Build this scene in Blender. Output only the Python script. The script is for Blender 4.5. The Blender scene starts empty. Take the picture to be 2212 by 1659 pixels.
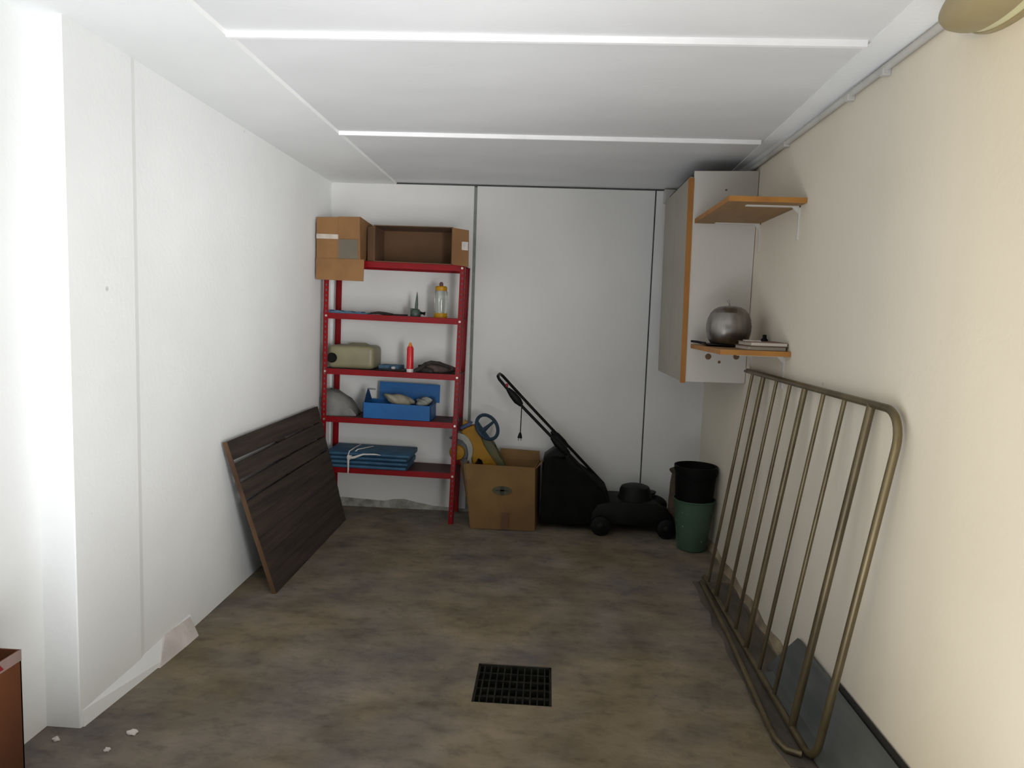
import bpy, bmesh, math, random
from mathutils import Vector, Matrix
random.seed(7)
S = bpy.context.scene
COL = S.collection

# ---------------------------------------------------------------- camera, world, lights, exposure
W, H, YF = 2.7515, 2.45, -5.30            # room width, height, inner face of the front wall
cd = bpy.data.cameras.new('camera'); cam = bpy.data.objects.new('camera', cd); COL.objects.link(cam)
yaw, pitch, roll = -0.0507, -0.0979, 0.0355
fw = Vector((math.sin(yaw)*math.cos(pitch), math.cos(yaw)*math.cos(pitch), math.sin(pitch)))
rt = Vector((math.cos(yaw), -math.sin(yaw), 0)); up = rt.cross(fw)
r2 = math.cos(roll)*rt + math.sin(roll)*up; u2 = -math.sin(roll)*rt + math.cos(roll)*up
m = Matrix((r2, u2, -fw)).transposed().to_4x4(); m.translation = Vector((1.6147, -5.0295, 1.516))
cam.matrix_world = m
cd.sensor_width = 36; cd.lens = 1486.7/2212*36; cd.clip_start = 0.02
S.camera = cam

wd = bpy.data.worlds.new('sky'); S.world = wd; wd.use_nodes = True
bg = wd.node_tree.nodes['Background']; bg.inputs[0].default_value = (0.80, 0.88, 1.0, 1); bg.inputs[1].default_value = 0.03

def area(name, loc, target, sx, sy, power, col, spread=180):
    l = bpy.data.lights.new(name, 'AREA'); l.shape = 'RECTANGLE'; l.size = sx; l.size_y = sy
    l.energy = power; l.color = col; l.spread = math.radians(spread)
    o = bpy.data.objects.new(name, l); COL.objects.link(o); o.location = loc
    o.rotation_euler = (Vector(target)-Vector(loc)).to_track_quat('-Z', 'Y').to_euler()
    return o
COOL = (0.97, 0.99, 1.05)
# daylight thrown up from the sunlit forecourt outside the open garage door
area('forecourt_bounce', (1.2, -6.45, 0.03), (1.2, -6.0, 3.0), 5.0, 2.0, 92, COOL)
# added upward fill lamp, low over the unseen floor behind the camera
area('floor_up_fill', (1.2, -4.25, 0.03), (1.2, -4.25, 3.0), 2.2, 1.2, 42, COOL)
# two added fill lamps, out of view, aimed across to brighten the left wall
area('left_wall_fill', (2.6, -4.8, 1.3), (0, -1.2, 1.7), 0.6, 1.2, 11.5, (0.99, 0.99, 1.0), 60)
area('left_wall_far_fill', (2.6, -4.8, 1.5), (0, -0.6, 2.0), 0.4, 0.8, 1.4, (0.99, 0.99, 1.0), 35)
# warm sunlit facade across the yard, to the left of the door
area('sunlit_facade', (-2.2, -7.82, 1.3), (2.75, -3.4, 1.3), 0.4, 1.2, 108, (1.0, 0.74, 0.24))

S.view_settings.view_transform = 'Standard'; S.view_settings.look = 'None'
S.view_settings.exposure = 0.0; S.view_settings.gamma = 1.0; S.view_settings.use_curve_mapping = False

# ---------------------------------------------------------------- materials
def srgb(r, g, b):
    f = lambda c: (c/255)/12.92 if c/255 <= .04045 else (((c/255)+.055)/1.055)**2.4
    return (f(r), f(g), f(b), 1)
def mat(name, col, col2=None, scale=6, rough=.7, metal=0, bump=0, bscale=60, stretch=(1,1,1), detail=4, lo=.35, hi=.65,
        speck=None, speck_scale=5, speck_size=.03, trans=0, alpha=1, coat=0, spec=.5):
    mt = bpy.data.materials.new(name); mt.use_nodes = True; nt = mt.node_tree; N = nt.nodes; L = nt.links
    b = N['Principled BSDF']; b.inputs['Roughness'].default_value = rough; b.inputs['Metallic'].default_value = metal
    b.inputs['Base Color'].default_value = col; b.inputs['Transmission Weight'].default_value = trans
    b.inputs['Alpha'].default_value = alpha; b.inputs['Coat Weight'].default_value = coat
    b.inputs['Specular IOR Level'].default_value = spec
    tc = N.new('ShaderNodeTexCoord'); mp = N.new('ShaderNodeMapping'); mp.inputs['Scale'].default_value = stretch
    L.new(tc.outputs['Object'], mp.inputs[0])
    out = None
    if col2:
        n = N.new('ShaderNodeTexNoise'); n.inputs['Scale'].default_value = scale; n.inputs['Detail'].default_value = detail
        L.new(mp.outputs[0], n.inputs['Vector'])
        r = N.new('ShaderNodeValToRGB'); r.color_ramp.elements[0].position = lo; r.color_ramp.elements[1].position = hi
        r.color_ramp.elements[0].color = col; r.color_ramp.elements[1].color = col2
        L.new(n.outputs['Fac'], r.inputs[0]); out = r.outputs[0]
        if speck:
            v = N.new('ShaderNodeTexVoronoi'); v.inputs['Scale'].default_value = speck_scale
            L.new(mp.outputs[0], v.inputs['Vector'])
            r3 = N.new('ShaderNodeValToRGB'); r3.color_ramp.elements[0].position = speck_size*.6; r3.color_ramp.elements[1].position = speck_size
            r3.color_ramp.elements[0].color = (1,1,1,1); r3.color_ramp.elements[1].color = (0,0,0,1)
            L.new(v.outputs['Distance'], r3.inputs[0])
            n2 = N.new('ShaderNodeTexNoise'); n2.inputs['Scale'].default_value = 1.7; L.new(mp.outputs[0], n2.inputs['Vector'])
            mu = N.new('ShaderNodeMath'); mu.operation = 'MULTIPLY'; L.new(r3.outputs[0], mu.inputs[0]); L.new(n2.outputs['Fac'], mu.inputs[1])
            mx = N.new('ShaderNodeMixRGB'); L.new(mu.outputs[0], mx.inputs[0]); L.new(out, mx.inputs[1]); mx.inputs[2].default_value = speck
            out = mx.outputs[0]
        L.new(out, b.inputs['Base Color'])
    if bump:
        n = N.new('ShaderNodeTexNoise'); n.inputs['Scale'].default_value = bscale; n.inputs['Detail'].default_value = 5
        L.new(mp.outputs[0], n.inputs['Vector'])
        bp = N.new('ShaderNodeBump'); bp.inputs['Strength'].default_value = bump; bp.inputs['Distance'].default_value = .01
        L.new(n.outputs['Fac'], bp.inputs['Height']); L.new(bp.outputs[0], b.inputs['Normal'])
    return mt
M = {}
M['plaster'] = mat('white_plaster', srgb(236,238,237), srgb(243,245,244), 1.6, .9, bump=.1, bscale=45, speck=srgb(150,150,146), speck_scale=3.1, speck_size=.035)
M['plaster_back'] = mat('back_panel_paint', srgb(214,214,211), srgb(224,224,221), 1.3, .9, bump=.1, bscale=40, speck=srgb(140,140,138), speck_scale=2.3, speck_size=.03)
M['cream'] = mat('right_wall_paint', srgb(215,207,189), srgb(221,213,196), 1.2, .9, bump=.08, bscale=50, speck=srgb(150,140,120), speck_scale=2.7, speck_size=.03)
M['ceiling'] = mat('ceiling_paint', srgb(220,221,221), srgb(236,237,237), 1.1, .9, bump=.08, bscale=30, stretch=(.7,1.6,1), lo=.3, hi=.7)
M['bead'] = mat('joint_filler', srgb(248,248,248), srgb(242,242,242), 9, .85)
M['patch'] = mat('bare_plaster', srgb(222,212,208), srgb(200,192,186), 7, .95, bump=.5, bscale=30)
M['render'] = mat('beige_render', srgb(172,156,126), srgb(118,104,88), 6, .95, bump=.8, bscale=25)
M['dirt'] = mat('grimy_plaster', srgb(120,120,112), srgb(168,168,160), 14, .95, bump=.7, bscale=40)
M['joint'] = mat('dark_joint', srgb(70,72,70), srgb(88,90,88), 12, .9)
M['seal'] = mat('grey_sealant', srgb(132,138,134), srgb(116,122,118), 20, .8)
M['outside'] = mat('forecourt_concrete', srgb(150,148,142), srgb(130,128,122), 2, .9)
M['red'] = mat('red_painted_steel', srgb(136,8,18), srgb(120,10,15), 5, .38, spec=.5)
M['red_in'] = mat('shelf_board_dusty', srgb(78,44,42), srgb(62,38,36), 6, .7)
M['zinc'] = mat('zinc_bolt', srgb(200,190,185), rough=.35, metal=.8)
M['card'] = mat('cardboard', srgb(140,102,62), srgb(126,90,54), 5, .85)
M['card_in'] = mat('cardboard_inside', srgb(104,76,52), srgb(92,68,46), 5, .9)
M['card_old'] = mat('old_cardboard', srgb(126,96,56), srgb(108,80,46), 4, .9)
M['tape'] = mat('clear_packing_tape', srgb(196,188,176), srgb(176,166,150), 18, .3)
M['label'] = mat('grey_paper_label', srgb(108,98,82), srgb(100,92,78), 9, .7)
M['whitelabel'] = mat('white_label', srgb(205,198,190), srgb(185,180,176), 20, .6)
M['printing'] = mat('faded_green_print', srgb(70,74,58), srgb(88,80,60), 20, .9)
M['print_dark'] = mat('dark_print', srgb(58,58,50), rough=.9)
M['blue_box'] = mat('blue_enamel', srgb(38,98,158), srgb(32,88,146), 5, .4)
M['blue_dark'] = mat('blue_enamel_inside', srgb(30,66,112), srgb(24,54,94), 5, .6)
M['tarp'] = mat('blue_tarpaulin', srgb(62,98,124), srgb(48,80,106), 9, .55, bump=.6, bscale=18)
M['string'] = mat('white_string', srgb(214,210,204), srgb(195,192,186), 20, .8)
M['rag'] = mat('cream_rag', srgb(156,150,132), srgb(130,126,110), 14, .95, bump=.8, bscale=22)
M['can'] = mat('yellowed_plastic', srgb(138,132,102), srgb(122,116,88), 6, .45)
M['bagplastic'] = mat('grey_plastic_bag', srgb(124,122,116), srgb(102,100,96), 9, .5, bump=.7, bscale=16)
M['black'] = mat('black_plastic', srgb(19,19,18), srgb(14,14,13), 8, .5)
M['black_matt'] = mat('black_fabric', srgb(19,19,17), srgb(13,13,12), 10, .9, bump=.5, bscale=60)
M['mower'] = mat('mower_plastic', srgb(24,24,20), srgb(17,17,15), 6, .5)
M['blackpot'] = mat('black_bucket_plastic', srgb(6,6,6), srgb(9,9,8), 6, .6)
M['glove'] = mat('dark_leather_glove', srgb(50,44,40), srgb(26,24,23), 18, .85, bump=.8, bscale=40)
M['glove2'] = mat('worn_brown_leather', srgb(92,74,68), srgb(64,52,48), 18, .85, bump=.6, bscale=40)
M['redtube'] = mat('red_tube', srgb(196,26,34), srgb(180,22,30), 9, .35)
M['orange'] = mat('orange_cap', srgb(214,120,30), rough=.4)
M['yellow'] = mat('yellow_plastic', srgb(176,128,10), srgb(158,114,8), 6, .4)
M['toyyellow'] = mat('toy_yellow_plastic', srgb(148,106,4), srgb(132,94,4), 6, .5)
M['clear'] = mat('clear_bottle', srgb(215,220,214), rough=.08, trans=.85)
M['ambercap'] = mat('brown_cap', srgb(86,52,56), rough=.5)
M['greenmetal'] = mat('green_painted_iron', srgb(70,88,78), srgb(48,60,54), 14, .5)
M['bluecloth'] = mat('blue_cloth', srgb(84,118,142), srgb(66,96,122), 18, .9)
M['toyblue'] = mat('steering_blue', srgb(40,60,76), srgb(34,52,66), 6, .5)
M['navy'] = mat('navy_plastic', srgb(36,52,92), rough=.5)
M['toygrey'] = mat('pale_grey_plastic', srgb(140,140,130), srgb(124,124,118), 8, .5)
M['toydark'] = mat('dark_grey_plastic', srgb(78,84,88), srgb(66,70,76), 8, .6)
M['toygreen'] = mat('green_plastic', srgb(58,74,34), srgb(78,68,26), 5, .5)
M['greenb'] = mat('green_bucket_plastic', srgb(68,90,72), srgb(56,78,62), 5, .5, speck=srgb(170,180,168), speck_scale=18, speck_size=.12)
M['strip_dark'] = mat('mottled_dark_strip', srgb(70,64,56), srgb(94,86,74), 5, .9, bump=.5, bscale=30, stretch=(2,.8,1))
M['terra'] = mat('dusty_brown_sack', srgb(84,70,52), srgb(66,54,42), 12, .9)
M['tubesteel'] = mat('tarnished_steel_tube', srgb(116,104,76), srgb(90,80,60), 9, .36, metal=.55, stretch=(1,1,.4))
M['slate'] = mat('slate_grey_board', srgb(92,94,90), srgb(74,78,76), 4, .7, stretch=(4,.6,4))
M['black_edge'] = mat('black_edge_strip', srgb(22,20,19), rough=.7)
M['oldwood'] = mat('stained_dark_wood', srgb(66,55,46), srgb(42,35,30), 7, .8, bump=.4, bscale=30, stretch=(1,.25,5))
M['edgewood'] = mat('bare_brown_wood', srgb(104,78,52), srgb(70,46,30), 7, .8, stretch=(1,1,.3))
M['melamine'] = mat('white_melamine', srgb(206,202,194), srgb(200,196,188), 3, .45)
M['door_mel'] = mat('door_laminate', srgb(164,158,144), srgb(156,150,136), 3, .5)
M['pine'] = mat('orange_pine', srgb(172,118,48), srgb(150,96,38), 6, .55, stretch=(1,1,.3))
M['chip'] = mat('shelf_board', srgb(146,112,68), srgb(132,100,60), 8, .6, stretch=(2,.4,2))
M['bracket'] = mat('white_bracket', srgb(205,202,196), rough=.45)
M['steelpot'] = mat('brushed_stainless', srgb(150,146,142), srgb(128,124,120), 30, .33, metal=.95, stretch=(1,1,.06))
M['darkpan'] = mat('black_enamel', srgb(30,28,27), rough=.4)
M['books'] = mat('brown_folder', srgb(124,98,84), srgb(104,82,70), 9, .8)
M['paper'] = mat('paper_edge', srgb(188,180,166), rough=.9)
M['iron'] = mat('cast_iron', srgb(40,40,35), srgb(27,27,23), 12, .75, bump=.6, bscale=50)
M['pit'] = mat('wet_pit', srgb(10,10,9), rough=.6)
M['rustbox'] = mat('brown_carton', srgb(104,56,22), srgb(86,46,18), 4, .8)
M['pinkband'] = mat('printed_band', srgb(150,128,120), srgb(134,112,106), 7, .8)
M['redprint'] = mat('red_print', srgb(128,24,30), rough=.8)
M['lampbody'] = mat('aged_beige_lamp', srgb(160,148,112), srgb(148,134,98), 4, .5)
M['lampglass'] = mat('lamp_glass', srgb(206,202,160), rough=.35)
M['pipe'] = mat('painted_conduit', srgb(196,194,188), srgb(180,178,172), 6, .7)
M['screw'] = mat('brown_plug', srgb(104,78,52), rough=.6)

for k_ in ('black','black_matt','mower','blackpot','iron','pit','darkpan'): M[k_].node_tree.nodes['Principled BSDF'].inputs['Specular IOR Level'].default_value = .14
for k_ in ('red','yellow','toyyellow','toyblue','tarp','blue_box','greenb'): M[k_].node_tree.nodes['Principled BSDF'].inputs['Specular IOR Level'].default_value = .25

# concrete floor
def floor_mat():
    mt = bpy.data.materials.new('stained_concrete'); mt.use_nodes = True; nt = mt.node_tree; N = nt.nodes; L = nt.links
    b = N['Principled BSDF']; b.inputs['Roughness'].default_value = .8; b.inputs['Specular IOR Level'].default_value = .3
    tc = N.new('ShaderNodeTexCoord')
    def noise(sc, det, st=(1,1,1), ro=.55):
        mp = N.new('ShaderNodeMapping'); mp.inputs['Scale'].default_value = st; L.new(tc.outputs['Object'], mp.inputs[0])
        n = N.new('ShaderNodeTexNoise'); n.inputs['Scale'].default_value = sc; n.inputs['Detail'].default_value = det; n.inputs['Roughness'].default_value = ro
        L.new(mp.outputs[0], n.inputs['Vector']); return n.outputs['Fac']
    def ramp(fac, stops):
        r = N.new('ShaderNodeValToRGB'); e = r.color_ramp.elements
        e[0].position, e[0].color = stops[0]; e[1].position, e[1].color = stops[-1]
        for p, c in stops[1:-1]:
            x = e.new(p); x.color = c
        L.new(fac, r.inputs[0]); return r.outputs[0]
    base = ramp(noise(4.5, 6, (.8,1.3,1), .6), [(.32, srgb(72,62,50)), (.46, srgb(104,93,77)), (.58, srgb(126,114,96)), (.72, srgb(148,134,114))])
    hue = ramp(noise(2.2, 3), [(.35, srgb(118,114,114)), (.65, srgb(126,114,88))])
    dark = ramp(noise(13, 5, (.8,1.4,1), .65), [(.30, (.42,.42,.42,1)), (.50, (1,1,1,1))])
    m1 = N.new('ShaderNodeMixRGB'); m1.inputs[0].default_value = .45; L.new(base, m1.inputs[1]); L.new(hue, m1.inputs[2])
    m2 = N.new('ShaderNodeMixRGB'); m2.blend_type = 'MULTIPLY'; m2.inputs[0].default_value = .55; L.new(m1.outputs[0], m2.inputs[1]); L.new(dark, m2.inputs[2])
    L.new(m2.outputs[0], b.inputs['Base Color'])
    bp = N.new('ShaderNodeBump'); bp.inputs['Strength'].default_value = .35; bp.inputs['Distance'].default_value = .01
    L.new(noise(35, 6), bp.inputs['Height']); L.new(bp.outputs[0], b.inputs['Normal'])
    return mt
M['floor'] = floor_mat()

# ---------------------------------------------------------------- builders
class MB:
    """collects shapes in world coordinates; build() links them as one mesh object"""
    def __init__(s): s.bm = bmesh.new()
    def _ret(s, vs): return vs
    def box(s, x0, x1, y0, y1, z0, z1, bevel=0, seg=2):
        g = bmesh.ops.create_cube(s.bm, size=1)['verts']
        for v in g: v.co = Vector(((x0+x1)/2+v.co.x*(x1-x0), (y0+y1)/2+v.co.y*(y1-y0), (z0+z1)/2+v.co.z*(z1-z0)))
        if bevel:
            es = list({e for v in g for e in v.link_edges})
            bmesh.ops.bevel(s.bm, geom=es, offset=bevel, segments=seg, affect='EDGES', profile=.5)
        return s
    def hexa(s, p):           # 8 points: bottom 4 ccw, top 4 ccw
        v = [s.bm.verts.new(q) for q in p]
        for f in ((3,2,1,0),(4,5,6,7),(0,1,5,4),(1,2,6,5),(2,3,7,6),(3,0,4,7)): s.bm.faces.new([v[i] for i in f])
        return s
    def slab(s, a, b, c, d, n, t):   # quad a b c d thickened by t along n
        n = Vector(n).normalized()*t; p = [Vector(q) for q in (a,b,c,d)]
        return s.hexa(p+[q+n for q in p])
    def prism(s, pts, axis, a, b, bevel=0):
        f = {'y': lambda u,v,w: (u,w,v), 'x': lambda u,v,w: (w,u,v), 'z': lambda u,v,w: (u,v,w)}[axis]
        n = len(pts); v0 = [s.bm.verts.new(f(u,v,a)) for u,v in pts]; v1 = [s.bm.verts.new(f(u,v,b)) for u,v in pts]
        fs = [s.bm.faces.new(v0), s.bm.faces.new(v1[::-1])]
        for i in range(n): fs.append(s.bm.faces.new((v0[i], v1[i], v1[(i+1)%n], v0[(i+1)%n])))
        if bevel:
            es = list({e for f_ in fs[:2] for e in f_.edges})
            bmesh.ops.bevel(s.bm, geom=es, offset=bevel, segments=2, affect='EDGES', profile=.5)
        return s
    def tube(s, pts, r, n=12, closed=False, flat=None):
        P = [Vector(p) for p in pts]; k = len(P); rings = []; prev = None
        rr = r if isinstance(r, (list, tuple)) else [r]*k
        for i in range(k):
            if closed: t = P[(i+1)%k]-P[i-1]
            else: t = P[min(i+1,k-1)]-P[max(i-1,0)]
            t.normalize()
            if prev is None:
                a = Vector((0,0,1)) if abs(t.z) < .9 else Vector((1,0,0)); a = (a-t*a.dot(t)).normalized()
            else: a = (prev-t*prev.dot(t)).normalized()
            prev = a; c = t.cross(a)
            rings.append([s.bm.verts.new(P[i]+(a*math.cos(2*math.pi*j/n)+c*math.sin(2*math.pi*j/n)*(flat or 1))*rr[i]) for j in range(n)])
        for i in range(k if closed else k-1):
            A, B = rings[i], rings[(i+1)%k]
            for j in range(n): s.bm.faces.new((A[j], A[(j+1)%n], B[(j+1)%n], B[j]))
        if not closed: s.bm.faces.new(rings[0][::-1]); s.bm.faces.new(rings[-1])
        return s
    def lathe(s, prof, c, axis='z', n=32, sy=1):
        rings = []
        for r, h in prof:
            ring = []
            for j in range(n):
                a = 2*math.pi*j/n; u, v = r*math.cos(a), r*math.sin(a)*sy
                p = {'z': (u, v, h), 'x': (h, u, v), 'y': (u, h, v)}[axis]
                ring.append(s.bm.verts.new(Vector(c)+Vector(p)))
            rings.append(ring)
        for A, B in zip(rings, rings[1:]):
            for j in range(n): s.bm.faces.new((A[j], A[(j+1)%n], B[(j+1)%n], B[j]))
        s.bm.faces.new(rings[0][::-1]); s.bm.faces.new(rings[-1])
        return s
    def blob(s, c, rx, ry, rz, amp=.12, seed=0, sub=3, flat_z=None):
        g = bmesh.ops.create_icosphere(s.bm, subdivisions=sub, radius=1)['verts']
        rn = random.Random(seed); ph = [(rn.uniform(0,6), rn.uniform(2,5), rn.uniform(2,5), rn.uniform(2,5)) for _ in range(5)]
        for v in g:
            q = v.co.copy(); d = 1+sum(math.sin(p+a*q.x+b*q.y+e*q.z) for p,a,b,e in ph)/5*amp*2
            v.co = Vector((c[0]+q.x*rx*d, c[1]+q.y*ry*d, c[2]+q.z*rz*d))
            if flat_z is not None: v.co.z = max(v.co.z, flat_z)
        return s
    def rot(s, ang, axis, pivot, verts=None):
        bmesh.ops.rotate(s.bm, verts=list(s.bm.verts), cent=Vector(pivot), matrix=Matrix.Rotation(ang, 3, axis)); return s
    def build(s, name, mt, parent=None, smooth=None):
        bmesh.ops.recalc_face_normals(s.bm, faces=list(s.bm.faces))
        loc = parent_loc(parent) if parent else Vector((0,0,0))
        if not parent:
            zs = [v.co for v in s.bm.verts]
            loc = Vector((sum(v.x for v in zs)/len(zs), sum(v.y for v in zs)/len(zs), min(v.z for v in zs)))
        for v in s.bm.verts: v.co -= loc
        me = bpy.data.meshes.new(name); s.bm.to_mesh(me); s.bm.free()
        me.materials.append(M[mt])
        if smooth is not None:
            for p in me.polygons: p.use_smooth = True
            me.set_sharp_from_angle(angle=math.radians(smooth))
        o = bpy.data.objects.new(name, me); COL.objects.link(o)
        if parent: o.parent = parent
        else: o.location = loc
        return o
def parent_loc(p):
    l = Vector((0,0,0))
    while p: l = l + p.location; p = p.parent
    return l
def thing(name, loc, label, cat, group=None):
    o = bpy.data.objects.new(name, None); o.empty_display_size = .1; COL.objects.link(o); o.location = loc
    return tag(o, label, cat, group)
def tag(o, label, cat, group=None):
    o['label'] = label; o['category'] = cat
    if group: o['group'] = group
    return o
def struct(o): o['kind'] = 'structure'; return o
def lab(o, l): o['label'] = l; return o
def fz(y):                       # the floor falls gently from the back wall to the drain
    t = min(max((y+2.15)/2.15, 0), 1); return .052*t
def arc(c, r, a0, a1, n, f): return [f(c[0]+r*math.cos(a0+(a1-a0)*i/n), c[1]+r*math.sin(a0+(a1-a0)*i/n)) for i in range(n+1)]

# ---------------------------------------------------------------- setting
# floor with the drain pit left open
DX0, DX1, DY0, DY1 = 1.368, 1.685, -2.462, -2.153
b = MB()
xs = [-.14, .3, .8, DX0, DX1, 2.2, W+.05]; ys = [YF-.2, -4.5, -3.6, -3.0, DY0, DY1, -1.8, -1.4, -1.0, -.6, -.3, .08]
vg = [[b.bm.verts.new((x, y, fz(y))) for x in xs] for y in ys]
for j in range(len(ys)-1):
    for i in range(len(xs)-1):
        if ys[j] == DY0 and xs[i] == DX0: continue
        b.bm.faces.new((vg[j][i], vg[j][i+1], vg[j+1][i+1], vg[j+1][i]))
ret = bmesh.ops.extrude_face_region(b.bm, geom=list(b.bm.faces))
for v in [g for g in ret['geom'] if isinstance(g, bmesh.types.BMVert)]: v.co.z = -.16
b.box(DX0-.01, DX1+.01, DY0-.01, DY1+.01, -.17, -.14)
fl = struct(b.build('floor', 'floor'))
# ceiling and its joint beads
ce = struct(MB().box(-.3, W+.15, YF-.2, .15, H, H+.12).build('ceiling', 'ceiling'))
for y in (-1.36, -2.627, -3.90):
    MB().prism([(y-.011, H), (y-.008, H-.02), (y+.008, H-.02), (y+.011, H)], 'x', .473, 2.612 + (.04 if y > -2 else 0)).build('joint_bead', 'bead', ce)
# solid strips of the slab along both side walls
b = MB(); b.hexa([(-.12,YF,H-.014),(.478,YF,H-.014),(.470,.02,H-.014),(-.12,.02,H-.014),(-.12,YF,H+.01),(.486,YF,H+.01),(.478,.02,H+.01),(-.12,.02,H+.01)])
struct(b.build('trim_1', 'plaster'))
b = MB(); b.hexa([(2.53,YF,H-.004),(W+.02,YF,H-.032),(W+.02,.02,H-.032),(2.716,.02,H-.004),(2.53,YF,H+.01),(W+.02,YF,H+.01),(W+.02,.02,H+.01),(2.716,.02,H+.01)])
struct(b.build('trim_2', 'plaster'))
# left wall: main face, slightly proud pier near the camera, then a step back
b = MB(); b.box(-.26, 0, -2.79, .12, -.15, H+.02)
wl = struct(b.build('wall_left', 'plaster'))
MB().prism([(0,-2.79),(.005,-2.788),(.005,-2.42),(0,-2.39)], 'z', -.02, H-.01).build('pier_face', 'plaster', wl)
b = MB(); b.box(-.30, -.12, YF-.2, -2.79, -.15, H+.02)
struct(b.build('wall_left_recess', 'plaster'))
# thicker bare plaster at the foot of the left wall
b = MB(); b.bm.verts.ensure_lookup_table()
A = [(-.01,-2.06,-.01),(.058,-2.06,-.01),(.013,-2.78,-.01),(-.01,-2.78,-.01)]
B = [(-.01,-2.03,.085),(.001,-2.03,.085),(.0055,-2.78,.06),(-.01,-2.78,.06)]
b.hexa(A+B)
struct(b.build('trim_3', 'plaster'))
b = MB(); b.hexa([(0,-2.066,.0),(.0625,-2.066,.0),(.0475,-2.36,.0),(0,-2.36,.0),(0,-2.040,.076),(.0085,-2.040,.078),(.0085,-2.25,.085),(0,-2.25,.085)])
struct(b.build('trim_4', 'patch'))
# right wall
struct(MB().box(W, W+.15, YF-.2, .12, -.15, H+.02).build('wall_right', 'cream'))
b = MB(); n = 16
for i in range(n):
    y0, y1 = -.12-i*(2.0-.12)/n, -.12-(i+1)*(2.0-.12)/n
    w0, h0 = .030+.010*math.sin(i*2.1), .034+.014*math.sin(i*1.7+1); w1, h1 = .030+.010*math.sin((i+1)*2.1), .034+.014*math.sin((i+1)*1.7+1)
    b.hexa([(W-w1,y1,fz(y1)-.01),(W+.005,y1,fz(y1)-.01),(W+.005,y0,fz(y0)-.01),(W-w0,y0,fz(y0)-.01),
            (W-.004,y1,fz(y1)+h1),(W+.005,y1,fz(y1)+h1),(W+.005,y0,fz(y0)+h0),(W-.004,y0,fz(y0)+h0)])
struct(b.build('baseboard_right', 'render'))
# back wall: dark backing and three prefabricated panels with open joints
wb = struct(MB().box(-.15, W+.15, .012, .15, -.15, H+.02).build('wall_back', 'joint'))
for x0, x1 in ((-.02, 1.040), (1.062, 2.328), (2.338, W+.02)):
    MB().box(x0, x1, 0, .03, -.05, H-.013, .002, 1).build('panel', 'plaster_back', wb)
MB().box(1.040, 1.062, .004, .03, .0, H-.02).build('sealant_strip', 'seal', wb)
# grimy skirt of dirt where the back wall meets the floor
b = MB(); pts = [(0.0,.055),(.1,.060),(.2,.056),(.33,.05),(.42,.046),(.50,.062),(.58,.066),(.68,.045),(.80,.026),(.95,.018),(1.1,.012),(2.74,.012)]
for (xa,ha),(xb,hb) in zip(pts, pts[1:]):
    z = fz(0); b.hexa([(xa,-.022,z-.01),(xb,-.022,z-.01),(xb,.005,z-.01),(xa,.005,z-.01),(xa,-.003,z+ha),(xb,-.003,z+hb),(xb,.005,z+hb),(xa,.005,z+ha)])
struct(b.build('baseboard_back', 'dirt'))
# front wall around the open garage door (behind the camera)
b = MB(); b.box(-.3, .12, YF-.18, YF, -.15, H+.02); b.box(2.62, W+.15, YF-.18, YF, -.15, H+.02); b.box(.12, 2.62, YF-.18, YF, 2.15, H+.02)
struct(b.build('wall_front', 'plaster'))

# drain grate
G = thing('drain_grate', ((DX0+DX1)/2, (DY0+DY1)/2, 0), 'square dark iron drain grate set in the middle of the concrete floor', 'drain grate')
b = MB()
for x0,x1,y0,y1 in ((DX0,DX1,DY0,DY0+.010),(DX0,DX1,DY1-.010,DY1),(DX0,DX0+.010,DY0,DY1),(DX1-.010,DX1,DY0,DY1)): b.box(x0,x1,y0,y1,-.045,-.004)
b.build('frame', 'iron', G)
for i in range(1, 11):
    x = DX0 + (DX1-DX0)*i/11; MB().box(x-.0028, x+.0028, DY0+.008, DY1-.008, -.035, -.006).build('bar', 'iron', G)
for i in range(1, 5):
    y = DY0 + (DY1-DY0)*i/5; MB().box(DX0+.008, DX1-.008, y-.003, y+.003, -.036, -.010).build('cross_bar', 'iron', G)

# conduit, clips and junction box along the top of the right wall
t = thing('cable_conduit', (W, -1.9, 2.40), 'thin pale painted conduit running along the top of the right wall to the lamp', 'conduit')
MB().tube([(W-.014, -2.97, 2.418), (W-.014, -2.2, 2.412), (W-.014, -1.2, 2.404), (W-.014, -.05, 2.398)], .013, 10).build('pipe', 'pipe', t, 60)
for y in (-2.50, -2.22, -1.5, -.6):
    MB().box(W-.030, W, y-.012, y+.012, 2.386, 2.412, .003).build('clip', 'pipe', t)
tag(MB().box(2.385, 2.465, -.05, 0, 2.345, 2.442, .006).build('junction_box', 'pipe'), 'small white junction box under the ceiling at the right end of the back wall', 'junction box')

# bulkhead lamp at the top right
t = thing('wall_lamp', (W, -3.16, 2.35), 'aged beige oval bulkhead lamp high on the right wall', 'lamp')
def oval(d0, prof, nm, mt, n=40):
    b = MB(); rings = []
    for k, h in prof:
        rings.append([b.bm.verts.new((W-h, -3.165+(.185*k)*math.cos(2*math.pi*j/n), 2.362+(.068*k)*math.sin(2*math.pi*j/n))) for j in range(n)])
    for A, B in zip(rings, rings[1:]):
        for j in range(n): b.bm.faces.new((A[j], A[(j+1)%n], B[(j+1)%n], B[j]))
    b.bm.faces.new(rings[0]); b.bm.faces.new(rings[-1][::-1])
    b.build(nm, mt, t, 40)
oval(0, [(1.0, 0), (1.0, .016), (.97, .020)], 'base_plate', 'lampbody')
oval(0, [(.94, .020), (.94, .040), (.92, .046)], 'glass', 'lampglass')
oval(0, [(.98, .046), (.98, .066), (.93, .095), (.80, .118), (.55, .130)], 'cover', 'lampbody')

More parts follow.
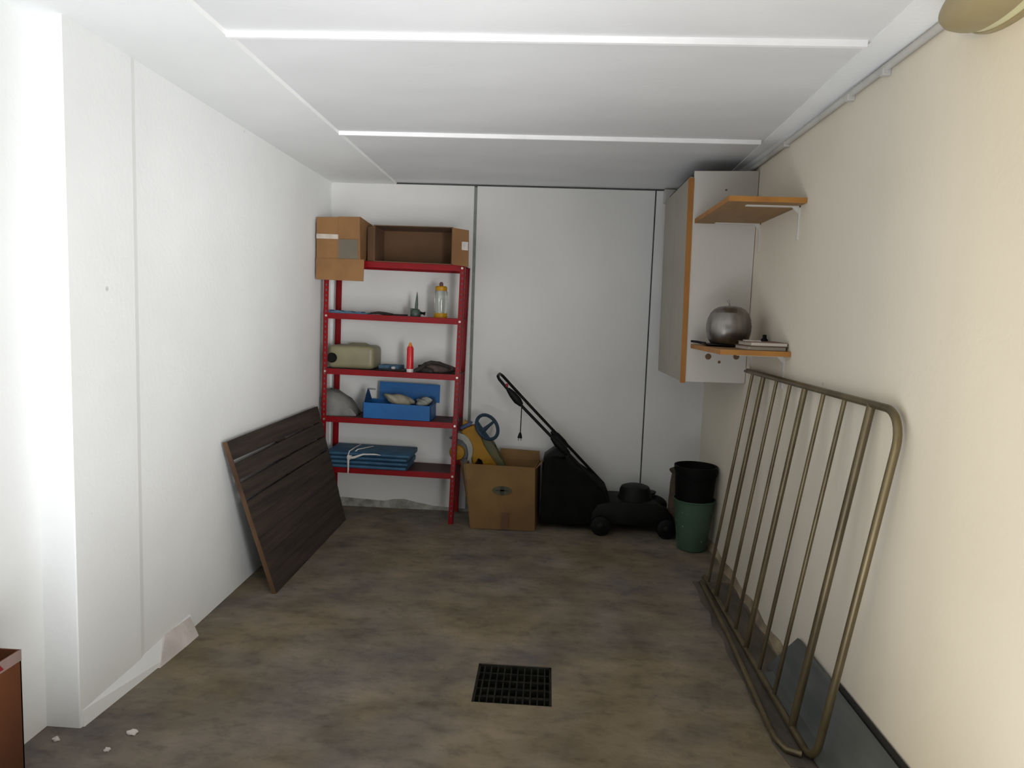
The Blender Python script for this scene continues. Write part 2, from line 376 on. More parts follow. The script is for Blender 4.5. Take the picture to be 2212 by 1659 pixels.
# ---------------------------------------------------------------- red shelving unit
SX0, SX1, SY0, SY1 = .060, 1.030, -.330, -.030
ZS = [1.860, 1.497, 1.112, .775, .418]      # tops of the five shelves
unit = thing('shelving_unit', (.545, -.18, fz(-.2)), 'tall red steel shelving unit with five shelves against the back wall', 'shelving unit')
SLOPE = -.012                                  # the unit leans and its shelves sag a little to the right
def sh(x): return (x-.10)*SLOPE
def lean(z): return -.036*(1.83-z)/1.8*1.0
for k, (x, y, sx, sy) in enumerate(((SX0,SY0,1,1),(SX0,SY1,1,-1),(SX1,SY0,-1,1),(SX1,SY1,-1,-1))):
    zb = fz(y); zt = ZS[0] + sh(x) - (.002 if k < 2 else 0); n = 9
    b = MB(); w = .034; th = .0022
    for (dx0, dx1, dy0, dy1) in ((0, w*sx, 0, th*sy), (0, th*sx, 0, w*sy)):
        for s_ in range(3):
            za, zc = zb+(zt-zb)*s_/3, zb+(zt-zb)*(s_+1)/3
            xa, xc = x+lean(za)*(.6 if sx > 0 else 1), x+lean(zc)*(.6 if sx > 0 else 1)
            q = lambda X, Z: [(X+dx0,y+dy0,Z),(X+dx1,y+dy0,Z),(X+dx1,y+dy1,Z),(X+dx0,y+dy1,Z)]
            b.hexa(q(xa,za)+q(xc,zc))
    leg = b.build('leg', 'red', unit)
    # punched holes down both faces of the angle, as small dark insets
    b = MB(); z = zb+.06
    while z < zt-.03:
        xx = x+lean(z)*(.6 if sx > 0 else 1)
        b.box(xx+sx*.013, xx+sx*.021, y-.0006 if sy > 0 else y+.0006-.0012, y+.0006, z-.007, z+.007)
        b.box(xx-.0006, xx+.0006, y+sy*.013, y+sy*.021, z-.007, z+.007)
        z += .036
    o = b.build('leg_holes', 'joint', leg); o['kind'] = 'stuff'
for k, z in enumerate(ZS):
    xa, xb = SX0+.003+lean(z)*.6, SX1-.003+lean(z)
    za, zb = z+sh(xa), z+sh(xb)
    b = MB(); lo = .040
    def strip(y0, y1, d0, d1):
        b.hexa([(xa,y0,za-d1),(xb,y0,zb-d1),(xb,y1,zb-d1),(xa,y1,za-d1),(xa,y0,za-d0),(xb,y0,zb-d0),(xb,y1,zb-d0),(xa,y1,za-d0)])
    strip(SY0+.003, SY0+.006, 0, lo); strip(SY1-.006, SY1-.003, 0, lo)
    s_ = b.build('shelf', 'red', unit)
    b = MB(); strip(SY0+.006, SY1-.006, .001, .004)
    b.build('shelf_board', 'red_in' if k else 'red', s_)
    for bx in (SX0+.02, SX1-.02):
        MB().lathe([(.008, 0), (.008, .003), (.005, .006)], (bx+lean(z)*(.6 if bx < .5 else 1), SY0-.006, z+sh(bx)-.02), 'y', 10).build('bolt', 'zinc', unit)
def top(k, x): return ZS[k]+sh(x)-.001

# left carton on the top shelf
def boxopen(): pass
z0 = top(0, .2)
t = thing('cardboard_box', (.18, -.22, z0), 'closed brown cardboard box with tape, front flap hanging over the top shelf', 'cardboard box')
MB().hexa([(.022,-.380,z0+.002),(.322,-.380,z0),(.345,-.10,z0),(.045,-.10,z0+.002),(.020,-.380,z0+.278),(.318,-.380,z0+.288),(.341,-.10,z0+.262),(.043,-.10,z0+.262)]).build('carton', 'card', t)
MB().slab((.022,-.384,z0-.138),(.350,-.392,z0-.142),(.352,-.384,z0+.004),(.022,-.384,z0+.004),(0,-1,0),.004).build('flap', 'card', t)
MB().slab((.172,-.384,z0+.140),(.318,-.384,z0+.140),(.316,-.3835,z0+.286),(.170,-.3835,z0+.284),(0,-1,0),.003).build('flap', 'card', t)
lab(MB().slab((.020,-.3815,z0+.136),(.170,-.3815,z0+.136),(.170,-.3815,z0+.166),(.020,-.3815,z0+.168),(0,-1,0),.001).build('tape', 'tape', t), 'whitish packing tape')
MB().slab((.172,-.3815,z0+.006),(.306,-.3815,z0+.006),(.306,-.3815,z0+.136),(.172,-.3815,z0+.136),(0,-1,0),.001).build('label', 'label', t)

# open carton lying on its side
z0 = top(0, .42)
t = thing('cardboard_box', (.68, -.2, z0), 'open brown cardboard box lying on its side on the top shelf', 'cardboard box')
X0, X1, Z0, Z1, YA, YB = .400, .940, z0, z0+.245, -.34, -.05
b = MB(); th = .005
zr = sh(X1)-sh(X0)
b.hexa([(X0,YA,Z0),(X1,YA,Z0+zr),(X1,YB,Z0+zr),(X0,YB,Z0),(X0,YA,Z0+th),(X1,YA,Z0+th+zr),(X1,YB,Z0+th+zr),(X0,YB,Z0+th)])
b.box(X0, X1, YA, YB, Z1-th, Z1); b.box(X0, X0+th, YA, YB, Z0, Z1); b.box(X1-th, X1, YA, YB, Z0+zr, Z1); b.box(X0, X1, YB-th, YB, Z0+zr, Z1)
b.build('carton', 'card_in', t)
MB().slab((X1,YA,Z0+zr+.002),(1.062,-.425,Z0-.022),(1.058,-.425,Z1-.028),(X1,YA,Z1-.004),(.5,.8,0),.004).build('flap', 'card', t)
MB().slab((1.012,-.3935,Z0+.09),(1.058,-.4255,Z0+.085),(1.058,-.4255,Z0+.14),(1.012,-.3935,Z0+.145),(.5,.8,0),-.0012).build('label', 'whitelabel', t)
MB().slab((X0+.012,YA,Z0+.004),(.35,-.30,Z0+.004),(.35,-.30,Z1-.012),(X0+.012,YA,Z1-.004),(0,1,0),.004).build('flap', 'card_in', t)

# ---- second shelf
z0 = top(1, .86)
t = thing('bottle', (.858, -.25, z0), 'clear round bottle with yellow cap and yellow base on the second shelf', 'bottle')
MB().lathe([(.044,0),(.046,.004),(.046,.030),(.044,.034)], (.858,-.25,z0), n=28).build('base', 'yellow', t, 40)
MB().lathe([(.043,.034),(.045,.05),(.046,.12),(.045,.178),(.040,.188)], (.858,-.25,z0), n=28).build('body', 'clear', t, 60)
MB().lathe([(.040,.187),(.041,.192),(.041,.212),(.034,.220)], (.858,-.25,z0), n=28).build('cap', 'yellow', t, 40)
MB().lathe([(.013,.220),(.014,.236),(.008,.248)], (.858,-.25,z0), n=16).build('nozzle', 'ambercap', t, 40)
z0 = top(1, .69)
t = thing('blow_torch', (.69, -.25, z0), 'small dark green burner with a pointed upright nozzle on the second shelf', 'burner')
MB().lathe([(.034,0),(.038,.006),(.036,.03),(.030,.048),(.018,.056)], (.682,-.25,z0), n=20).build('body', 'greenmetal', t, 40)
MB().tube([(.686,-.25,z0+.05),(.688,-.25,z0+.09),(.690,-.25,z0+.13),(.690,-.25,z0+.172)], [.011,.011,.007,.002], 12).build('nozzle', 'greenmetal', t, 50)
MB().box(.645,.672,-.262,-.238,z0+.03,z0+.058,.003).build('bracket', 'greenmetal', t)
MB().tube([(.70,-.25,z0+.03),(.735,-.252,z0+.026),(.748,-.253,z0+.024)], [.012,.008,.014], 10).build('valve', 'black', t, 50)
z0 = top(1, .2)
b = MB(); n = 14
for i in range(n):
    x = .045+i*.022; h = .020-.010*i/n+.004*math.sin(i*1.9)
    b.hexa([(x,-.30,z0),(x+.022,-.30,z0),(x+.022,-.18,z0),(x,-.18,z0),(x,-.297,z0+h),(x+.022,-.297,z0+h*.95),(x+.022,-.185,z0+h),(x,-.185,z0+h*1.05)])
tag(b.build('cloth', 'bluecloth', smooth=60), 'crumpled pale blue cloth lying flat at the left of the second shelf', 'cloth')
t = thing('pliers', (.46, -.24, top(1, .46)), 'dark flat hand tool lying between the blue cloth and the burner', 'tool')
zz = top(1, .46)
MB().tube([(.362,-.25,zz+.012),(.42,-.24,zz+.016),(.47,-.235,zz+.010),(.52,-.24,zz+.008)], [.006,.010,.012,.007], 10, flat=.7).build('handle', 'glove', t, 50)
MB().box(.52,.625,-.262,-.228,zz-.001,zz+.012,.003).build('head', 'glove', t)

# ---- third shelf
z0 = top(2, .23)
t = thing('jerrycan', (.235, -.2, z0), 'yellowed plastic jerrycan with black cap lying on its side on the third shelf', 'jerrycan')
MB().box(.075,.405,-.30,-.06,z0+.001,z0+.165,.035,4).build('body', 'can', t, 50)
MB().tube([(.17,-.12,z0+.150),(.20,-.12,z0+.166),(.30,-.12,z0+.166),(.34,-.12,z0+.150)], .012, 10).build('handle', 'can', t, 60)
MB().lathe([(.026,0),(.034,-.004),(.034,-.024),(.030,-.030)], (.112,-.298,z0+.076), 'y', 20).build('cap', 'black', t, 40)
zz = top(2, .45)
tag(MB().slab((.405,-.16,zz),(.55,-.16,zz),(.57,-.06,zz),(.425,-.06,zz),(0,0,1),.030).build('magazine_pile', 'bluecloth'), 'small pale blue and grey stack of papers beside the jerrycan', 'papers')
t = tag(MB().box(.40,.62,-.30,-.17,zz-.001,zz+.007,.002).build('tray', 'black'), 'flat black tray lying left of the red tube on the third shelf', 'tray')
tag(MB().blob((.53,-.24,zz+.018), .016, .016, .011, .05, 3, 2).build('knob_of_wax', 'whitelabel', smooth=60), 'tiny white lump on the black tray of the third shelf', 'lump')
z0 = top(2, .66)+.0
t = thing('sealant_tube', (.66, -.26, z0), 'upright red tube with orange tip and pale base on the third shelf', 'tube')
MB().lathe([(.023,0),(.024,.003),(.024,.022),(.023,.024)], (.66,-.298,z0), n=20).build('base', 'whitelabel', t, 40)
MB().lathe([(.0235,.024),(.0240,.03),(.0235,.165),(.017,.180)], (.66,-.298,z0), n=20).build('body', 'redtube', t, 50)
MB().lathe([(.016,.180),(.010,.192),(.006,.206)], (.66,-.298,z0), n=14).build('tip', 'orange', t, 50)
z0 = top(2, .85)
t = thing('work_gloves', (.85, -.22, z0), 'heap of dark worn work gloves at the right of the third shelf', 'gloves')
MB().blob((.845,-.20,z0+.028), .135, .085, .036, .22, 5, 3, z0).build('glove', 'glove2', t, 60)
b = MB(); b.tube([(.695,-.27,z0+.014),(.74,-.28,z0+.034),(.765,-.27,z0+.060),(.80,-.26,z0+.074),(.86,-.26,z0+.070),(.915,-.27,z0+.052),(.94,-.28,z0+.036)], [.014,.018,.016,.013,.012,.012,.010], 12)
b.tube([(.70,-.24,z0+.016),(.76,-.27,z0+.020),(.82,-.29,z0+.014)], [.016,.022,.014], 12)
b.build('cuff', 'glove', t, 60)

# ---- fourth shelf
z0 = top(3, .36)
t = thing('tool_box', (.58, -.24, z0), 'open blue metal tool box with raised lid holding a rag on the fourth shelf', 'tool box')
b = MB(); bx0, bx1, by0, by1 = .340, .815, -.325, -.085; th = .003; hz = .112
zt = z0+hz; z0r = top(3, .815)
b.hexa([(bx0,by0,z0+.001),(bx1,by0,z0r),(bx1,by1,z0r),(bx0,by1,z0+.001),(bx0,by0,z0+.004),(bx1,by0,z0r+.004),(bx1,by1,z0r+.004),(bx0,by1,z0+.004)])
for q in ((bx0,bx1,by0,by0+th),(bx0,bx1,by1-th,by1),(bx0,bx0+th,by0,by1),(bx1-th,bx1,by0,by1)):
    b.hexa([(q[0],q[2],z0-.002+((z0r-z0) if q[0]>.5 else 0)),(q[1],q[2],z0-.002+((z0r-z0) if q[1]>.5 else 0)),(q[1],q[3],z0-.002+((z0r-z0) if q[1]>.5 else 0)),(q[0],q[3],z0-.002+((z0r-z0) if q[0]>.5 else 0)),
            (q[0],q[2],zt),(q[1],q[2],zt-(.008 if q[1]>.5 else 0)),(q[1],q[3],zt-(.008 if q[1]>.5 else 0)),(q[0],q[3],zt)])
b.build('body', 'blue_box', t)
MB().slab((.400,-.10,zt-.005),(.842,-.10,zt-.012),(.842,-.085,zt+.118),(.398,-.085,zt+.128),(0,1,0),.003).build('lid', 'blue_box', t)
MB().prism([(-.30,zt),(-.21,zt+.088),(-.19,zt+.088),(-.10,zt)], 'x', bx0+.001, bx0+.004).build('end_plate', 'blue_dark', t)
MB().prism([(-.30,zt-.01),(-.21,zt+.04),(-.19,zt+.04),(-.10,zt-.01)], 'x', bx1+.001, bx1+.004).build('end_plate', 'blue_dark', t)
MB().tube([(bx0+.004,-.20,zt+.083),(.395,-.20,zt+.081)], .006, 10).build('handle', 'seal', t, 60)
MB().box(bx0+.006,bx1-.006,by0+.006,by1-.006,zt-.05,zt-.046).build('tray', 'blue_dark', t)
tag(MB().blob((.57,-.22,zt+.012), .105, .055, .042, .25, 11, 3).rot(math.radians(12),'Y',(.57,-.22,zt+.02)).build('rag', 'rag', smooth=60), 'crumpled cream rag lying in the open blue tool box', 'rag')
tag(MB().blob((.745,-.20,zt+.004), .055, .045, .030, .3, 17, 3).build('hand_tools', 'dirt', smooth=60), 'small grey brown bundle at the right end of the blue tool box', 'bundle')
z0 = top(3, .15)
b = MB(); prof = [(.075,0,.0),(.078,.185,.15),(.12,.175,.13),(.17,.150,.10),(.22,.110,.06),(.26,.065,.03),(.275,.012,.0)]
b = MB(); rings = []
for x, h in ((.052,.180),(.09,.182),(.13,.170),(.17,.145),(.21,.115),(.245,.075),(.270,.018)):
    rings.append([b.bm.verts.new((x+.006*math.sin(j*2.3), -.19-.10*math.cos(math.pi*j/10)*(1-.3*(x-.05)/.22), z0+max(0,h*math.sin(math.pi*j/10)**.6*(1+.05*math.sin(3*j+x*40))))) for j in range(11)])
for A_, B_ in zip(rings, rings[1:]):
    for j in range(10): b.bm.faces.new((A_[j], A_[j+1], B_[j+1], B_[j]))
    b.bm.faces.new((A_[10], A_[0], B_[0], B_[10]))
b.bm.faces.new(rings[0]); b.bm.faces.new(rings[-1][::-1])
t = tag(b.build('plastic_bag', 'bagplastic', smooth=60), 'slumped grey plastic bag at the left of the fourth shelf', 'bag')

# ---- fifth shelf: folded tarpaulin tied with string
z0 = top(4, .12)
t = thing('folded_tarpaulin', (.39, -.2, z0), 'folded blue tarpaulin tied with white string on the lowest red shelf', 'tarpaulin')
zr = top(4,.66)-z0
for i, (x0, x1, dz) in enumerate(((.100,.655,0),(.092,.668,.030),(.088,.660,.060),(.092,.680,.088))):
    z_ = z0+dz; h = .028
    p = [(-.335+.008*(i%2), .0), (-.350, .006), (-.354, .014), (-.350, .022), (-.335, h), (-.06, h+.004), (-.05, .014), (-.06, 0)]
    b = MB(); b.prism([(yy, z_+.001+zz_) for yy, zz_ in p], 'x', x0, x1)
    for v in b.bm.verts: v.co.z += zr*(v.co.x-.1)/.55
    b.build('fold', 'tarp', t, 40)
b = MB(); zt = z0+.120
b.tube([(.262,-.08,zt),(.258,-.22,zt+.002),(.254,-.345,zt),(.252,-.362,zt-.02),(.252,-.364,zt-.06),(.252,-.362,zt-.13),(.250,-.36,zt-.155)], [.004]*4+[.008,.006,.004], 8)
b.tube([(.255,-.362,zt-.045),(.30,-.375,zt-.035),(.36,-.372,zt-.012),(.44,-.368,zt-.010),(.48,-.36,zt-.016)], [.010,.009,.006,.005,.002], 8)
b.tube([(.258,-.36,zt-.04),(.30,-.30,zt+.006),(.34,-.24,zt+.008),(.38,-.17,zt+.008)], [.006,.004,.003,.002], 8)
b.blob((.256,-.366,zt-.04), .015, .008, .02, .2, 4, 2)
b.build('string', 'string', t, 60)

# ---------------------------------------------------------------- slatted wooden panel leaning on the left wall
t = thing('slatted_panel', (.22, -.98, fz(-1)), 'dark stained wooden slatted panel leaning against the left wall', 'wooden panel')
PB0, PB1 = Vector((.222,-1.590,.013)), Vector((.225,-.345,.045))       # bottom near, bottom far
PT0, PT1 = Vector((.034,-1.745,.845)), Vector((.034,-.395,.850))       # top near, top far
nrm = (PT0-PB0).cross(PB1-PB0).normalized()
if nrm.x < 0: nrm = -nrm
def P(u, v, d=0): return PB0*(1-u)*(1-v)+PB1*u*(1-v)+PT0*(1-u)*v+PT1*u*v + nrm*d
def plank(name, u0, u1, v0, v1, d0, d1, mt, jit=0):
    j = [random.uniform(-jit, jit) for _ in range(4)]
    q = [(u0, v0+j[0]), (u1, v0+j[1]), (u1, v1+j[2]), (u0, v1+j[3])]
    return MB().hexa([P(u,v,d0) for u,v in q]+[P(u,v,d1) for u,v in q]).build(name, mt, t)
vs = [((0,0),(.124,.124)),((.1255,.1255),(.248,.248)),((.2495,.2495),(.374,.374)),((.3755,.3755),(.498,.498)),((.4995,.4995),(.620,.622)),((.636,.630),(.738,.742)),((.760,.750),(.858,.866)),((.885,.872),(1,1))]
for (n0, f0), (n1, f1) in vs:
    u0 = .005+random.uniform(-.003,.003); u1 = 1.0+random.uniform(-.008,.004)
    q = [(u0,n0),(u1,f0),(u1,f1),(u0,n1)]
    MB().hexa([P(u,v,-.002) for u,v in q]+[P(u,v,.012) for u,v in q]).build('slat', 'oldwood', t)
lab(plank('end_batten', .0, .006, .0, 1.0, -.012, .011, 'edgewood'), 'lighter bare wood edge')
plank('batten', .955, .995, .02, .98, -.030, -.004, 'oldwood')
plank('batten', .475, .535, .02, .98, -.030, -.004, 'oldwood')

# ---------------------------------------------------------------- floor box with ride-on toy
zf = fz(-.4)
t = thing('cardboard_box', (1.34, -.24, fz(-.25)), 'worn open cardboard box standing on the floor beside the red shelving', 'cardboard box')
bz, th = zf+.003, .005
FB = [(1.128,-.400,bz),(1.572,-.392,bz),(1.600,-.12,bz+.006),(1.150,-.12,bz+.006)]
FT = [(1.075,-.402,.500),(1.558,-.396,.490),(1.590,-.12,.490),(1.10,-.12,.495)]
b = MB()
for i in range(4):
    j = (i+1)%4; a0, a1, c1, c0 = map(Vector, (FB[i], FB[j], FT[j], FT[i]))
    n_ = (a1-a0).cross(c0-a0).normalized(); cen = Vector((1.34,-.25,.25))
    if (cen-a0).dot(n_) < 0: n_ = -n_
    b.slab(a0, a1, c1, c0, n_, th)
b.slab(FB[0], FB[1], FB[2], FB[3], (0,0,1), th)
b.build('carton', 'card_old', t)
MB().slab((1.28,-.118,.488),(1.588,-.118,.488),(1.582,-.085,.548),(1.30,-.085,.556),(0,1,0),.004).build('flap', 'card_old', t)
MB().slab((1.593,-.14,.485),(1.562,-.385,.485),(1.600,-.375,.520),(1.622,-.15,.515),(1,0,0),.004).build('flap', 'card_old', t)
MB().slab((1.072,-.41,.497),(1.128,-.402,.06),(1.124,-.30,.06),(1.03,-.30,.50),(-1,0,0),.004).build('flap', 'card_old', t)
b = MB(); b.prism([(1.338+.068*math.cos(a*math.pi/12), .323+.030*math.sin(a*math.pi/12)) for a in range(24)], 'y', -.4035, -.402)
lab(b.build('printed_oval', 'printing', t), 'faded oval print')
MB().box(1.325,1.352,-.4045,-.4036,.292,.352).box(1.290,1.386,-.4045,-.4036,.318,.328).build('printed_mark', 'print_dark', t)
MB().box(1.342,1.388,-.4055,-.4045,bz+.004,.166).build('tape', 'card_in', t)

toy = thing('ride_on_toy', (1.15, -.28, .10), 'yellow toddler ride-on with blue steering wheel sticking out of the floor cardboard box', 'ride-on toy')
body = [(1.036,.71),(1.07,.728),(1.104,.744),(1.129,.742),(1.147,.712),(1.163,.677),(1.176,.642),(1.190,.609),(1.213,.559),(1.255,.512),(1.31,.44),(1.40,.32),(1.36,.20),(1.24,.20),(1.18,.30),(1.175,.44),(1.2,.476),(1.180,.502),(1.158,.524),(1.143,.515),(1.137,.499),(1.135,.467),(1.122,.44),(1.108,.488),(1.117,.542),(1.115,.599),(1.104,.626),(1.088,.649),(1.053,.685),(1.024,.687)]
MB().prism(body, 'y', -.345, -.215, .008).build('body', 'toyyellow', toy, 40)
MB().prism([(1.142,.668),(1.195,.655),(1.245,.638),(1.263,.584),(1.319,.513),(1.352,.43),(1.40,.30),(1.30,.26),(1.258,.40),(1.174,.58)], 'y', -.30, -.15, .008).build('seat', 'toygreen', toy, 40)
fo = [(1.000,.690),(1.018,.690),(1.046,.682),(1.068,.670),(1.084,.652),(1.102,.628),(1.111,.603),(1.117,.578),(1.117,.553),(1.108,.515),(1.105,.486),(1.118,.455),(1.13,.42)]
fi = [(1.090,.42),(1.080,.46),(1.073,.49),(1.079,.51),(1.084,.535),(1.087,.564),(1.080,.588),(1.070,.607),(1.057,.627),(1.041,.644),(1.012,.652),(1.000,.652)]
MB().prism(fo+fi, 'y', -.365, -.20, .005).build('mudguard', 'toygrey', toy, 40)
MB().prism([(1.000,.645),(1.035,.64),(1.071,.600),(1.085,.554),(1.075,.50),(1.04,.50),(1.0,.55)], 'y', -.32, -.24, .004).build('wheel_arch', 'toydark', toy, 40)
MB().lathe([(.0,-.01),(.030,-.008),(.050,.0),(.056,.02),(.056,.10)], (1.003,-.352,.547), 'y', 28).build('wheel', 'toyyellow', toy, 40)
MB().prism([(1.02,.732),(1.085,.767),(1.103,.757),(1.09,.742),(1.06,.728),(1.026,.712)], 'y', -.35, -.21, .004).build('clip', 'navy', toy, 40)
MB().prism([(1.032,.740),(1.046,.778),(1.073,.760)], 'y', -.32, -.25, .004).build('nose', 'toyyellow', toy, 40)
c = Vector((1.208,-.240,.733)); ax = Vector((-.64,0,.77)).normalized()      # long axis lies from top left to bottom right
e1 = Vector((.50,.05,-.56)).normalized(); nn = Vector((.62,-.62,.50)).normalized(); e2 = nn.cross(e1).normalized(); e1 = e2.cross(nn).normalized()
ring = [c+(e1*math.cos(2*math.pi*i/36)+e2*math.sin(2*math.pi*i/36))*.092 for i in range(36)]
MB().tube(ring, .0125, 12, closed=True).build('steering_wheel', 'toyblue', toy, 60)
dd = Vector((-.75,0,-.60)); a0 = math.atan2(dd.dot(e2), dd.dot(e1)); sp = e1*math.cos(a0)+e2*math.sin(a0)
b = MB(); b.tube([c+sp*.086, c+sp*.03, c-sp*.03, c-sp*.086], [.012,.016,.011,.009], 10)
seg = [c+(e1*math.cos(a0+math.radians(q))+e2*math.sin(a0+math.radians(q)))*.088 for q in range(-62, 63, 12)]
lo_ = [b.bm.verts.new(q-nn*.007) for q in seg]; hi_ = [b.bm.verts.new(q+nn*.007) for q in seg]
b.bm.faces.new(lo_); b.bm.faces.new(hi_[::-1])
for i in range(len(seg)): b.bm.faces.new((lo_[i], lo_[(i+1)%len(seg)], hi_[(i+1)%len(seg)], hi_[i]))
b.build('spoke', 'toyblue', toy, 60)
MB().tube([c-nn*.02, c-nn*.10+Vector((0,0,-.04))], .014, 12).build('column', 'navy', toy, 60)
MB().tube([(1.02,-.33,.66),(.985,-.34,.672),(.955,-.34,.648),(.945,-.34,.655)], [.008,.008,.010,.006], 10).build('axle', 'toydark', toy, 60)

for ch in toy.children:                     # the toy stands behind the front leg of the shelving
    if ch.name.split('.')[0] in ('steering_wheel', 'spoke', 'column'): continue
    for v in ch.data.vertices:
        y = v.co.y+toy.location.y; v.co.y = -.288+(y+.365)*.6-toy.location.y
# ---------------------------------------------------------------- electric lawn mower
zf = fz(-.3)
mw = thing('lawn_mower', (2.2, -.22, zf), 'black electric lawn mower with grass box and long tubular handle against the back wall', 'lawn mower')
yn, yf = -.36, -.10
b = MB()
for (a, c_) in (((1.955,-.345),(2.45,-.345)),): pass
prof = [(1.950,.115),(1.962,.20),(2.00,.252),(2.10,.275),(2.40,.275),(2.470,.235),(2.515,.185),(2.525,.115)]
MB().prism([(x, z) for x, z in prof], 'y', -.375, -.060, .014).build('deck', 'mower', mw, 40)
MB().lathe([(.125,.26),(.118,.285),(.110,.300),(.108,.335),(.096,.358),(.07,.368),(.0,.370)], (2.265,-.24,0), n=32).build('motor_cover', 'mower', mw, 40)
MB().lathe([(.055,.30),(.06,.314),(.0,.318)], (2.36,-.19,0), n=20).blob((2.42,-.22,.235), .075, .10, .055, .05, 2, 3).build('front_hood', 'black', mw, 50)
for wx, wy in ((2.022,-.405),(2.469,-.405),(2.022,-.045),(2.469,-.045)):
    r = .068; zc = fz(wy)+r
    w_ = MB().lathe([(r*.86,-.016),(r,-.010),(r,.016),(r*.86,.020)], (wx,wy,zc), 'y', 28).build('wheel', 'black', mw, 40)
    MB().lathe([(.0,-.024),(.020,-.022),(.026,-.016),(.03,-.014)], (wx,wy,zc), 'y', 16).build('hub_cap', 'mower', w_, 40)
bagp = [(1.602,.098),(1.604,.30),(1.606,.474),(1.625,.545),(1.70,.560),(1.770,.535),(1.90,.455),(2.00,.390),(2.066,.330),(2.095,.215),(2.04,.125),(1.846,.090)]
MB().prism(bagp, 'y', -.36, -.07, .022).build('grass_box', 'black_matt', mw, 40)
MB().prism([(1.61,.50),(1.62,.552),(1.72,.628),(1.752,.615),(1.775,.545),(1.70,.555)], 'y', -.30, -.13, .01).build('grass_box_handle', 'black', mw, 40)
# handle: a U of tube in two sections
pn = [(1.290,yn,1.085),(1.46,yn,.899),(1.739,yn,.630),(1.79,yn,.585),(2.045,yn,.335)]
pf = [(1.298,yf,1.085),(1.50,yf,.880),(1.692,yf,.690),(1.831,yf,.555),(2.052,yf,.335),(2.08,yf,.27)]
cap_ = [(1.282,yn+.012,1.097),(1.277,yn+.04,1.104),(1.276,-.23,1.106),(1.277,yf-.04,1.104),(1.285,yf-.012,1.097)]
MB().tube(pn[2::-1]+cap_+pf[:3], .0105, 12).build('upper_handle', 'black', mw, 60)
MB().tube(pn[2:]+[(2.07,yn,.27)], .0105, 12).build('lower_handle', 'black', mw, 60)
MB().tube(pf[2:], .0105, 12).build('lower_handle', 'black', mw, 60)
MB().tube([(1.350,yn,1.022),(1.385,yn,.985),(1.42,yn,.945),(1.448,yn,.915)], [.014,.026,.028,.016], 14).build('switch_box', 'black', mw, 50)
MB().box(1.335,1.352,yn-.01,yn+.01,1.035,1.058,.003).build('trigger', 'redprint', mw)
for y in (yn, yf):
    MB().tube([(1.665,y,.702),(1.70,y,.667),(1.745,y,.624),(1.782,y,.590)], [.016,.027,.027,.018], 12).build('clamp', 'black', mw, 50)
b = MB(); b.tube([(1.450,yn-.012,.905),(1.449,yn-.018,.80),(1.447,yn-.018,.712)], .0035, 8)
b.build('power_cord', 'black', mw, 60)
b = MB(); b.tube([(1.447,yn-.018,.728),(1.446,yn-.018,.712),(1.445,yn-.018,.690)], [.006,.012,.017], 10); b.box(1.434,1.438,yn-.02,yn-.016,.672,.692); b.box(1.452,1.456,yn-.02,yn-.016,.672,.692)
b.build('plug', 'black', mw, 50)

# ---------------------------------------------------------------- buckets
zf = fz(-.56)
t = thing('bucket', (2.608,-.56,zf), 'faded green plastic bucket on the floor in the right back corner', 'bucket')
MB().lathe([(.0,.006),(.094,.006),(.131,.326),(.137,.330),(.137,.338),(.129,.338),(.126,.30),(.090,.014),(.0,.014)], (2.608,-.56,zf-.002), n=40).build('body', 'greenb', t, 40)
t2 = thing('bucket', (2.606,-.56,zf+.22), 'black plastic bucket standing inside the green bucket', 'bucket')
MB().lathe([(.0,.22),(.108,.22),(.119,.32),(.133,.52),(.138,.545),(.138,.555),(.130,.555),(.126,.52),(.102,.232),(.0,.232)], (2.606,-.56,zf+.0), n=40).build('body', 'blackpot', t2, 40)
MB().tube([(2.606-.138*math.cos(a), -.56-.145*math.sin(a), zf+.535-.06*math.sin(a)) for a in [math.pi*i/16 for i in range(17)]], .003, 8).build('handle', 'blackpot', t2, 60)
t = thing('sack', (2.50,-.33,fz(-.3)), 'narrow dusty brown sack standing behind the stacked buckets', 'sack')
MB().blob((2.54,-.30,fz(-.3)+.24), .052, .05, .235, .08, 8, 3).build('body', 'terra', t, 60)
MB().blob((2.512,-.31,fz(-.3)+.455), .028, .03, .022, .2, 9, 2).build('neck', 'terra', t, 60)

# ---------------------------------------------------------------- wall cabinet and shelves on the right wall
t = thing('wall_cabinet', (2.58,-.6,1.175), 'white wall cabinet with orange edged door hung high in the right back corner', 'cabinet')
cy0, cy1, cx0 = -1.03, -.19, 2.408
MB().slab((cx0,cy0,1.178),(2.748,cy0,1.182),(2.748,cy0,2.370),(cx0-.014,cy0,2.362),(0,1,0),.018).build('side_panel', 'melamine', t)
MB().box(cx0, 2.748, cy1-.018, cy1, 1.178, 2.36).build('side_panel', 'melamine', t)
MB().box(cx0, 2.748, cy0+.018, cy1-.018, 1.178, 1.196).build('bottom_panel', 'melamine', t)
MB().box(cx0-.012, 2.748, cy0+.018, cy1-.018, 2.345, 2.363).build('top_panel', 'joint', t)
MB().box(2.742, 2.748, cy0+.018, cy1-.018, 1.196, 2.345).build('back_panel', 'melamine', t)
def door(y0, y1):
    return MB().hexa([(2.386,y0,1.178),(2.405,y0,1.178),(2.405,y1,1.178),(2.386,y1,1.178),(2.372,y0,2.330),(2.391,y0,2.330),(2.391,y1,2.330),(2.372,y1,2.330)]).build('door', 'door_mel', t)
d1 = door(cy0+.004, -.612); door(-.608, cy1)
